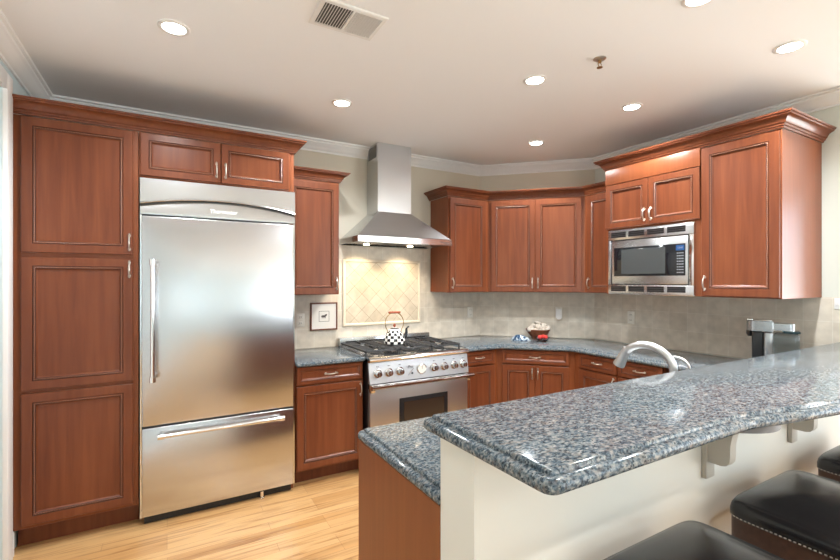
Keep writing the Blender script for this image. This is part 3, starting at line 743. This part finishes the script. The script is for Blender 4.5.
# counter that wraps the corner and the sink run
XW = XB - .013; ks = .013 * math.sqrt(2)
KP = [(2.247, 3.105), (2.628, 3.105), (3.075, 2.670), (3.075, 1.632), (.645, 1.632), (.645, 1.018), (XW, 1.018), (XW, 2.94 - .007), (2.91 - .007, YW), (2.247, YW)]
KR = [.0, .10, .10, .06, .036, 0, 0, 0, 0, 0]
SX0, SX1, SY0, SY1 = 1.72, 2.42, 1.235, 1.575
ct = slab(round_poly(KP, KR), .900, OGEE, hole=round_poly([(SX0, SY0), (SX1, SY0), (SX1, SY1), (SX0, SY1)], [.06] * 4)).build('countertop', smooth=30)
tag(ct, 'long blue-grey granite countertop wrapping the corner and the sink run', 'countertop')
t = thing('kitchen_sink', 'stainless steel undermount sink in the counter behind the bar', 'sink', ((SX0 + SX1) / 2, (SY0 + SY1) / 2, .857))
def rr(k, z):
    hx, hy = (SX1 - SX0) / 2 + k, (SY1 - SY0) / 2 + k
    return [(p[0], p[1], z) for p in round_poly([(-hx, -hy), (hx, -hy), (hx, hy), (-hx, hy)], [.06] * 4)]
b = MB(); b.loft([rr(.02, -.0005), rr(.003, -.0005), rr(0, -.006), rr(-.01, -.17), rr(-.04, -.19)], 'steel', cap0=False); b.build('basin', t)
b = MB(); b.lathe([(.045, -.1895), (.045, -.186), (.03, -.185), (.012, -.188)], 'chrome', (0, 0, 0), 20); b.build('drain', t)

# ---- faucets
def gooseneck(name, lab, x, y, h, reach, r, head, drop):
    t = thing(name, lab, 'faucet', (x, y, .9004))
    b = MB(); b.lathe([(r * 2.0, 0), (r * 2.0, .008), (r * 1.5, .014), (r * 1.35, .05), (r * 1.2, .06)], 'faucet', seg=18); b.build('base', t)
    pts = [(0, 0, .05), (0, 0, h * .5)]; rs = [r * 1.15, r * 1.05]
    R = reach / 2; cz = h - R * .80
    for k in range(17):
        a = PI * (1 - k / 16 * .90); pts.append((0, R + R * math.cos(a), cz + R * .80 * math.sin(a))); rs.append(r * (1 + .0 * k))
    b = MB(); b.tube(pts, rs, 'faucet', 16); nk = b.build('neck', t)
    p = Vector(pts[-1]); d = (p - Vector(pts[-2])).normalized()
    if head:
        b = MB(); b.tube([p - d * .05, p - d * .02, p + d * drop * .5, p + d * drop], [r * 1.08, r * 1.25, r * 1.45, r * 1.62], 'faucet', 18); sp = b.build('spray_head', t)
        b = MB(); b.tube([p + d * drop, p + d * (drop + .004)], r * 1.3, 'rubber', 16); b.build('nozzle', sp)
    b = MB(); b.tube([(r * 1.2, 0, .04), (r * 3.2, 0, .045), (r * 5.5, 0, .075)], [r * .55, r * .5, r * .35], 'faucet', 10); b.build('lever', t)
gooseneck('kitchen_faucet', 'large satin nickel pull-down kitchen faucet arching over the sink', 2.06, 1.185, .262, .27, .0185, True, .055)
gooseneck('filter_faucet', 'small thin gooseneck faucet right behind the large faucet', 2.165, 1.17, .205, .125, .0068, False, 0)

# ---- bowl of shells, red fruit dish and blue shell on the corner counter
BC = (3.225, 3.215)
t = thing('wooden_bowl', 'reddish wooden bowl heaped with white seashells on the corner counter', 'bowl', (BC[0], BC[1], .9004))
b = MB(); b.lathe([(.050, 0), (.052, .008), (.062, .016), (.095, .050), (.120, .090), (.125, .098), (.121, .099), (.112, .088), (.088, .052), (.050, .024), (.004, .020)], 'bowlwood', seg=32); b.build('body', t)
def shell_mesh(seed, kind):
    rnd = random.Random(seed); b = MB()
    if kind == 0:      # ribbed scallop, two bulging valves
        rows = []; n = 22
        for i in range(9):
            q = i / 8; z = -1 + 2 * q; rad = math.sqrt(max(0, 1 - z * z)) + .02
            rows.append([(.036 * rad * (math.cos(a) * (1 + .07 * math.cos(9 * a))), .036 * rad * (math.sin(a) * (1 + .07 * math.sin(9 * a))), .018 * z) for a in [2 * PI * k / n for k in range(n)]])
        b.loft(rows, 'shell')
    else:              # spiral whelk
        path = []; rs = []
        for k in range(46):
            q = k / 45; a = q * 3.4 * 2 * PI; R = .020 * (1 - q) + .001
            path.append((R * math.cos(a), R * math.sin(a), .062 * q - .02)); rs.append(.020 * (1 - q) ** .9 + .0012)
        b.tube(path, rs, 'shell', 10)
    bmesh.ops.recalc_face_normals(b.bm, faces=b.bm.faces)
    return b
protos = []
for sd, kd in ((1, 0), (2, 1)):
    o = shell_mesh(sd, kd).build('seashell', smooth=60)
    tag(o, 'white seashell heaped in the reddish wooden bowl', 'seashell', 'seashells in the wooden bowl'); protos.append(o)
spots = [(-.066, -.022, .100), (-.022, -.070, .100), (.036, -.066, .102), (.076, -.012, .101), (.060, .054, .101), (0, .072, .101), (-.056, .050, .101),
         (-.040, -.034, .138), (.026, -.044, .140), (.056, .012, .138), (.006, .044, .140), (-.050, .022, .136), (-.014, -.010, .170), (-.092, .004, .122), (.094, -.034, .122), (.030, -.088, .124)]
for i, (dx, dy, z) in enumerate(spots):
    o = protos[i % 2]
    if i > 1: o = o.copy(); C.objects.link(o)
    o.location = (BC[0] + dx, BC[1] + dy, .9004 + z - .012)
    o.rotation_euler = (random.uniform(-1.0, 1.0), random.uniform(-1, 1), random.uniform(0, 6))
DC = (3.105, 3.035)
t = thing('glass_dish', 'small glass dish of red fruit in front of the wooden bowl', 'dish', (DC[0], DC[1], .9004))
b = MB(); b.lathe([(.030, 0), (.032, .004), (.052, .022), (.066, .044), (.063, .044), (.050, .025), (.030, .008), (.003, .007)], 'dish', seg=28); b.build('body', t)
def fruit():
    b = MB(); b.lathe([(.003, -.021), (.014, -.018), (.022, -.006), (.0235, .004), (.020, .014), (.012, .020), (.003, .017)], 'red', seg=18)
    o = b.build('red_fruit', smooth=70); b = MB(); b.tube([(0, 0, .016), (.002, 0, .024), (.005, .001, .029)], .0016, 'green', 6); b.build('stem', o); return o
f0 = fruit(); f0['group'] = 'red fruit in the glass dish'
for i, (dx, dy, z, lab) in enumerate(((-.026, .010, .042, 'red fruit at the left in the small glass dish'), (.012, -.024, .042, 'red fruit at the front in the small glass dish'), (.026, .020, .043, 'red fruit at the right in the small glass dish'))):
    o = f0
    if i:
        o = f0.copy(); C.objects.link(o); s = f0.children[0].copy(); C.objects.link(s); s.parent = o
    tag(o, lab, 'fruit'); o.location = (DC[0] + dx, DC[1] + dy, .9004 + z); o.rotation_euler = (.25 * (i - 1), .2 * i, i * 2)
def bluemat():
    m, n, l, p = newmat('blue_white_glaze'); mp = mapping(n, l, (1, 1, 1)); w = n.new('ShaderNodeTexNoise'); w.inputs['Scale'].default_value = 26; w.inputs['Distortion'].default_value = 1.4
    l.new(mp.outputs[0], w.inputs[0]); r = ramp(n, [(0.42, (0.02, 0.045, 0.09)), (0.5, (0.10, 0.16, 0.22)), (0.6, (0.50, 0.55, 0.58))]); l.new(w.outputs[0], r.inputs[0]); l.new(r.outputs[0], p.inputs['Base Color']); p.inputs['Roughness'].default_value = .12
    return m
M['blue_glaze'] = bluemat()
b = MB(); rows = []
for i in range(11):
    q = i / 10; x = -.095 + .19 * q; w = math.sin(PI * min(1, q * .96 + .03)) ** .7
    rows.append([(x, .055 * w * math.cos(a), max(0, (.068 * w * (1 - .35 * q)) * max(0, math.sin(a))) + (.0 if math.sin(a) > 0 else 0)) for a in [PI * k / 10 for k in range(11)]])
b.loft(rows, 'blue_glaze')
tag(b.build('ceramic_shell', loc=(2.995, 3.215, .9006), rot=(0, 0, -.62), smooth=60), 'glossy blue and white shell ornament left of the wooden bowl', 'ornament')

# ---- wall cabinets in the corner
t = thing('wall_cabinet', 'cherry single-door wall cabinet right of the range hood', 'cabinet', (2.285, UY, 0))
b = MB(); b.box(0, .473, 0, .317, 1.371, 2.280, 'cherry_end', .0015, 1); b.build('body', t)
add_door(t, .012, .437, 1.376, 2.262, .034, 1.46)
UA, UB = Vector((2.76, UY)), Vector((3.40, 2.79)); UL = (UB - UA).length
t = thing('corner_wall_cabinet', 'wide diagonal two-door cherry wall cabinet in the corner', 'cabinet', (UA.x, UA.y, 0), -PI / 4)
b = MB(); b.prism([(0, 0), (UL, 0), (UL + .215, .225), (UL + .13, .318), (-.13, .318), (-.215, .225)], 1.371, 2.280, 'cherry_end'); b.build('body', t, smooth=0)
add_door(t, .03, UL / 2 - .002, 1.376, 2.262, UL / 2 - .026, 1.46); add_door(t, UL / 2 + .002, UL - .03, 1.376, 2.262, UL / 2 + .026, 1.46)
t = thing('wall_cabinet', 'narrow cherry wall cabinet squeezed between the corner cabinet and microwave', 'cabinet', (3.40, 2.788, 0), -PI / 2)
b = MB(); b.box(0, .418, 0, .317, 1.371, 2.280, 'cherry_end', .0015, 1); b.build('body', t)
add_door(t, .036, .41, 1.376, 2.262, .058, 1.46)
cab_crown('crown_moulding', [(2.284, YA - .003), (2.284, UY - .001), (2.7595, UY - .001), (3.399, 2.7895), (3.399, 2.452)], 2.281, 'cherry crown moulding following the three corner wall cabinets', .075)

# ---- microwave cabinet
MX, MY0, MY1, MYS = 3.15, 2.366, 1.173, 1.622
t = thing('microwave_cabinet', 'deep cherry cabinet with two small doors above the built-in microwave', 'cabinet', (MX, MY0, 0), -PI / 2)
w = MY0 - MYS - .001; D = XB - MX - .003
b = MB(); b.box(0, w, 0, D, 1.895, 2.385, 'cherry_end', .0015, 1); b.box(0, .03, 0, D, 1.374, 1.895, 'cherry_end'); b.box(w - .045, w, 0, D, 1.374, 1.895, 'cherry_end'); b.box(.03, w - .045, D - .02, D, 1.374, 1.895, 'cherry_end'); b.box(.03, w - .045, .02, D - .02, 1.374, 1.386, 'cherry_end'); b.build('body', t, smooth=0)
b = MB(); b.box(.001, w - .001, -.019, -.0005, 2.262, 2.384, 'cherry_end', .002); b.build('fascia', t)
add_door(t, .004, w / 2 - .002, 1.906, 2.256, w / 2 - .026, 1.985, stile=.042); add_door(t, w / 2 + .002, w - .004, 1.906, 2.256, w / 2 + .026, 1.985, stile=.042)
t = thing('wall_cabinet', 'deep single-door cherry wall cabinet right of the microwave', 'cabinet', (MX, MYS, 0), -PI / 2)
w = MYS - MY1; b = MB(); b.box(0, w, 0, D, 1.372, 2.385, 'cherry_end', .0015, 1); b.build('body', t)
add_door(t, .006, w - .006, 1.380, 2.372, .030, 1.465, stile=.05)
cab_crown('crown_moulding', [(XB - .003, MY0 + .001), (MX - .001, MY0 + .001), (MX - .001, MY1 - .001), (XB - .003, MY1 - .001)], 2.386, 'cherry crown moulding wrapping the top of the microwave cabinets', .082)
# microwave
t = thing('microwave_oven', 'built-in stainless steel microwave in a vented trim frame', 'microwave', (MX, MY0, 0), -PI / 2)
m0, m1 = .036, .708
b = MB(); b.box(m0 + .03, m1 - .035, .012, .40, 1.402, 1.87, 'steel_dark'); b.build('body', t)
b = MB(); z0, z1 = 1.374, 1.884; zi0, zi1 = 1.450, 1.806
b.box(m0, m1, -.030, -.0005, zi1, z1, 'steel', .003); b.box(m0, m1, -.030, -.0005, z0, zi0, 'steel', .003)
b.box(m0, m0 + .024, -.030, -.0005, zi0, zi1, 'steel', .002); b.box(m1 - .034, m1, -.030, -.0005, zi0, zi1, 'chrome', .002)
tr = b.build('trim_frame', t)
for zz in (1.826, 1.398):
    b = MB()
    for i in range(4):
        x0 = m0 + .028 + i * .153
        b.box(x0, x0 + .130, -.0305, -.026, zz, zz + .042, 'steel_dark')
        for k in range(3): b.box(x0 + .002, x0 + .128, -.0335, -.0300, zz + .002 + k * .014, zz + .010 + k * .014, 'black')
    b.build('vent_slots', tr, smooth=0)
dx0, dx1 = m0 + .030, m1 - .040
b = MB(); b.box(dx0, dx1, -.026, .008, zi0 + .006, zi1 - .006, 'steel', .004); dr = b.build('door', t)
gx0, gx1 = dx0 + .022, dx0 + .452
b = MB(); b.box(gx0, dx1 - .018, -.0285, -.024, zi0 + .068, zi1 - .062, 'black_glass', .002); b.build('window_frame', dr)
b = MB(); b.box(.155, .508, -.0300, -.0280, zi0 + .085, zi1 - .080, 'grey_glass', .001, 1); b.build('window_glass', dr)
px0, px1 = .586, .644
b = MB(); b.box(px0, px1, -.0298, -.028, zi1 - .110, zi1 - .072, 'display'); pan = b.build('display', t, smooth=0)
b = MB()
for r in range(8):
    for c in range(4):
        x = px0 + .004 + c * (px1 - px0 - .008) / 4; z = zi1 - .128 - r * .0195
        b.box(x + .002, x + .010, -.0296, -.0282, z - .004, z + .003, 'keys')
b.build('keypad', t, smooth=0)
text('lettering', '12:45', .017, pan, ((px0 + px1) / 2, -.0299, zi1 - .091), (PI / 2, 0, 0), 'keys', .0003)
text('lettering', 'Thermador', .017, tr, ((m0 + m1) / 2, -.0302, 1.384), (PI / 2, 0, 0), 'ink', .0004)

# ---- capsule coffee maker on the counter by the wall
t = thing('coffee_maker', 'silver and black capsule coffee maker with water tank by the wall', 'coffee maker', (3.49, 1.350, .9004), PI + .42)
# local: front towards -y (into the kitchen run), tank at +y
b = MB(); b.box(-.066, .066, -.140, .0, 0, .028, 'silver', .008); b.build('base', t)
b = MB(); b.box(-.048, .048, -.136, -.062, .0285, .042, 'black', .003); b.build('drip_tray', t)
b = MB(); b.box(-.064, .064, -.050, .0, .0285, .246, 'silver', .014, 3); b.build('column', t)
b = MB(); b.box(-.052, .052, -.112, -.051, .043, .244, 'black', .010, 3); b.build('brew_cavity', t)
b = MB(); b.prism(round_poly([(-.066, -.140), (.066, -.140), (.066, .002), (-.066, .002)], [.055, .055, .01, .01]), .247, .312, 'silver'); hd = b.build('head', t)
b = MB(); b.lathe([(.020, .2465), (.020, .222), (.012, .206), (.010, .206)], 'black', (0, -.122, 0), 16); b.build('spout', hd)
b = MB(); b.box(-.050, .050, -.10, -.005, .3125, .320, 'chrome', .003); b.box(-.03, .03, -.138, -.104, .3125, .326, 'chrome', .004); b.build('lever', hd)
b = MB(); b.box(-.056, .056, .004, .134, .004, .240, 'tank', .02, 3); tk = b.build('water_tank', t)
b = MB(); b.box(-.058, .058, .050, .137, .2405, .254, 'tank_top', .004); b.build('tank_lid', tk)
b = MB(); b.prism(round_poly([(-.05, .003), (.05, .003), (.05, .112), (-.05, .112)], [0, 0, .03, .03]), .2545, .300, 'silver'); b.build('rear_cover', t)

# ---- bar top
front = [(.640, .6045), (1.209, .6045), (1.395, .6025)]
for k in range(1, 9):
    q = k / 8; front.append((1.395 + .149 * q, .6025 - .024 * q * q))
front += [(1.72, .547), (1.95, .510), (2.23, .484), (2.6, .474), (3.10, .474), (XB - .004, .474)]
pts = front + [(XB - .004, 1.088), (.629, 1.096)]
rad = [.036] + [0] * (len(front) - 1) + [0, .036]
BTOP = 1.0985
o = slab(round_poly(pts, rad), BTOP, OGEE).build('bar_countertop', smooth=30)
tag(o, 'raised blue-grey granite bar top on the white half wall', 'countertop')
def corbel(x, lab):
    t = thing('corbel', lab, 'corbel', (x, BW0 - .0005, .7295))
    b = MB(); b.box(-.028, .028, -.018, 0, .040, .326, 'corbel', .003); b.build('back_plate', t)
    pr = [(-.018, .102), (-.062, .102), (-.078, .107), (-.088, .120), (-.090, .140), (-.091, .18), (-.097, .215), (-.112, .248), (-.14, .276), (-.18, .292), (-.20, .300), (-.204, .312), (-.204, .326), (-.018, .326)]
    b = MB(); b.extr(pr, -.020, .020, 'corbel'); b.build('bracket', t)
corbel(1.700, 'painted greige corbel bracket under the bar top above the middle stool')
corbel(2.395, 'painted greige corbel bracket under the bar top at the far right')
b = MB(); rows = []
pl = [(1.37 + .42 * q, .862 - .262 * math.sin(PI * q) ** .5) for q in [k / 20 for k in range(0, 21)]]
b.prism(pl, 1.030, 1.0555, 'support')
tag(b.build('support_board', smooth=30), 'dark grey curved support board under the bend of the bar top', 'support')

# ---- bar stools
def stool(x, lab):
    t = thing('bar_stool', lab, 'bar stool', (x, .556, .0), 0, 'leather stools along the bar')
    hw, hd = .262, .222
    b = MB(); n = 48; rows = []
    def sup(a, e=.20):
        c, s = math.cos(a), math.sin(a); return math.copysign(abs(c) ** e, c), math.copysign(abs(s) ** e, s)
    prof = [(.985, .686), (1.0, .694), (1.0, .708), (.985, .724), (.95, .738), (.87, .751), (.72, .762), (.5, .770), (.25, .774), (.02, .775)]
    for k_, z in prof:
        row = []
        for j in range(n):
            a = 2 * PI * (j + .5) / n; cx, cy = sup(a)
            row.append((hw * k_ * cx, hd * k_ * cy, z - (.018 * (abs(cy) * k_) ** 3 if z > .70 else 0) * 0 - (.014 * (abs(cx) * k_) ** 2 if z > .74 else 0)))
        rows.append(row)
    b.loft(rows, 'leather'); cu = b.build('cushion', t, smooth=60)
    b = MB()
    b.loft([[(hw * .985 * sup(2 * PI * (j + .5) / n)[0], hd * .985 * sup(2 * PI * (j + .5) / n)[1], z) for j in range(n)] for z in (.585, .685)], 'leather_brown'); ap = b.build('apron', t, smooth=50)
    b = MB()
    per = []
    for j in range(400):
        a = 2 * PI * j / 400; cx, cy = sup(a); per.append(Vector((hw * .995 * cx, hd * .995 * cy, (.690))))
    acc = 0; last = per[0]; q = []
    for p in per + [per[0]]:
        L_ = (p - last).length
        while acc + L_ >= .012 and L_ > 1e-7:
            f = (.012 - acc) / L_; last = last.lerp(p, f); q.append(last.copy()); L_ = (p - last).length; acc = 0
        acc += L_; last = p
    for i, p in enumerate(q):
        d = (q[(i + 1) % len(q)] - p).normalized()
        b.tube([p - d * .003, p + d * .003], .0021, 'stitch', 6)
    b.build('stitching', cu)
    for sx in (-1, 1):
        for sy in (-1, 1):
            b = MB(); x0, y0 = sx * (hw - .045), sy * (hd - .045); x1, y1 = sx * (hw - .02), sy * (hd - .02)
            b.loft([[(x1 - .017, y1 - .017, 0), (x1 + .017, y1 - .017, 0), (x1 + .017, y1 + .017, 0), (x1 - .017, y1 + .017, 0)], [(x0 - .024, y0 - .024, .584), (x0 + .024, y0 - .024, .584), (x0 + .024, y0 + .024, .584), (x0 - .024, y0 + .024, .584)]], 'dark_wood'); b.build('leg', t, smooth=0)
    for sy in (-1, 1):
        b = MB(); b.box(-hw + .05, hw - .05, sy * (hd - .026) - .011, sy * (hd - .026) + .011, .20, .235, 'dark_wood', .003); b.build('stretcher', t)
    for sx in (-1, 1):
        b = MB(); b.box(sx * (hw - .026) - .011, sx * (hw - .026) + .011, -hd + .05, hd - .05, .27, .305, 'dark_wood', .003); b.build('stretcher', t)
    return t
s0 = stool(1.178, 'nearest black leather bar stool at the bottom edge by the bar')
dup(s0, (1.905, .556, 0), 'middle black leather bar stool with pale stitching beneath the first corbel')
dup(s0, (2.628, .556, 0), 'farthest black leather bar stool cut off at the right edge')

# ---- ceiling fixtures
def downlight(x, y, lab, e=50):
    t = thing('ceiling_light', lab, 'ceiling light', (x, y, CEIL - .0005), 0, 'recessed ceiling lights')
    b = MB(); b.lathe([(.070, 0), (.070, -.003), (.065, -.006), (.053, -.005), (.050, -.001)], 'vent_white', seg=32, cap0=False, cap1=False); b.build('trim_ring', t)
    b = MB(); b.lathe([(.0505, -.001), (.048, -.004), (.025, -.006), (.001, -.0065)], 'lens', seg=28, cap0=False); b.build('lens', t)
    l = bpy.data.lights.new('ceiling_light_lamp', 'SPOT'); l.energy = e; l.color = (.94, .98, 1); l.spot_size = math.radians(150); l.spot_blend = .7; l.shadow_soft_size = .05
    o = bpy.data.objects.new('ceiling_light_lamp', l); C.objects.link(o); o.parent = t; o.location = (0, 0, -.02)
for x, y, lab in ((.029, 2.42, 'recessed ceiling light above the pantry and refrigerator'), (1.038, 2.867, 'recessed ceiling light between the vent and the range hood'),
                  (1.934, 1.954, 'recessed ceiling light left of the sprinkler head'), (2.824, 2.84, 'recessed ceiling light nearest the diagonal corner'),
                  (2.82, 1.916, 'recessed ceiling light in front of the microwave cabinet'), (2.81, 1.013, 'recessed ceiling light at right, nearest the right cabinet end'), (1.985, 1.03, 'recessed ceiling light cut off by the top edge')):
    downlight(x, y, lab)
for x, y in ((.9, -.7), (2.8, -.7), (4.7, -.7), (.9, -2.6), (2.8, -2.6), (4.7, -2.6)):  # fill lights added out of view to brighten the bar front and ceiling
    downlight(x, y, 'added unseen fill light in the ceiling over the living area', 55)
t = thing('air_vent', 'white rectangular ceiling air vent with two louvre sections', 'vent', (.732, 1.938, CEIL - .0005))
vw, vd = .158, .108
b = MB(); b.loft([[(-vw + i, -vd + i, z), (vw - i, -vd + i, z), (vw - i, vd - i, z), (-vw + i, vd - i, z)] for i, z in ((0, 0), (0, -.004), (.004, -.008), (.022, -.009), (.024, -.002))], 'vent_white', cap0=False, cap1=False)
b.box(-.005, .005, -vd + .02, vd - .02, -.009, -.001, 'vent_white'); b.build('frame', t, smooth=0)
b = MB(); b.box(-vw + .02, vw - .02, -vd + .02, vd - .02, -.0012, -.0004, 'duct'); b.build('backing', t, smooth=0)
for s in (-1, 1):
    b = MB()
    for i in range(10):
        x = s * (.010 + i * .0126); e = .0068
        x0 = x if s > 0 else x
        b.loft([[(x, -vd + .022, -.002), (x + .0012, -vd + .022, -.002), (x + .0012, vd - .022, -.002), (x, vd - .022, -.002)], [(x + s * e, -vd + .022, -.009), (x + s * e + .0012, -vd + .022, -.009), (x + s * e + .0012, vd - .022, -.009), (x + s * e, vd - .022, -.009)]], 'vent_white')
    b.build('louvres', t, smooth=0)
t = thing('sprinkler_head', 'small metal fire sprinkler head on the ceiling', 'sprinkler', (2.055, 1.588, CEIL - .0005))
b = MB(); b.lathe([(.034, 0), (.034, -.003), (.022, -.010), (.012, -.011)], 'nickel', seg=24, cap0=False); b.build('escutcheon', t)
b = MB(); b.lathe([(.009, -.011), (.009, -.022)], 'brass', seg=12)
for s in (-1, 1): b.tube([(s * .008, 0, -.021), (s * .014, 0, -.032), (s * .004, 0, -.046)], .0025, 'brass', 8)
b.build('frame_arms', t)
b = MB(); b.lathe([(.004, -.044), (.016, -.048), (.016, -.0495), (.003, -.0495)], 'brass', seg=16); b.build('deflector', t)
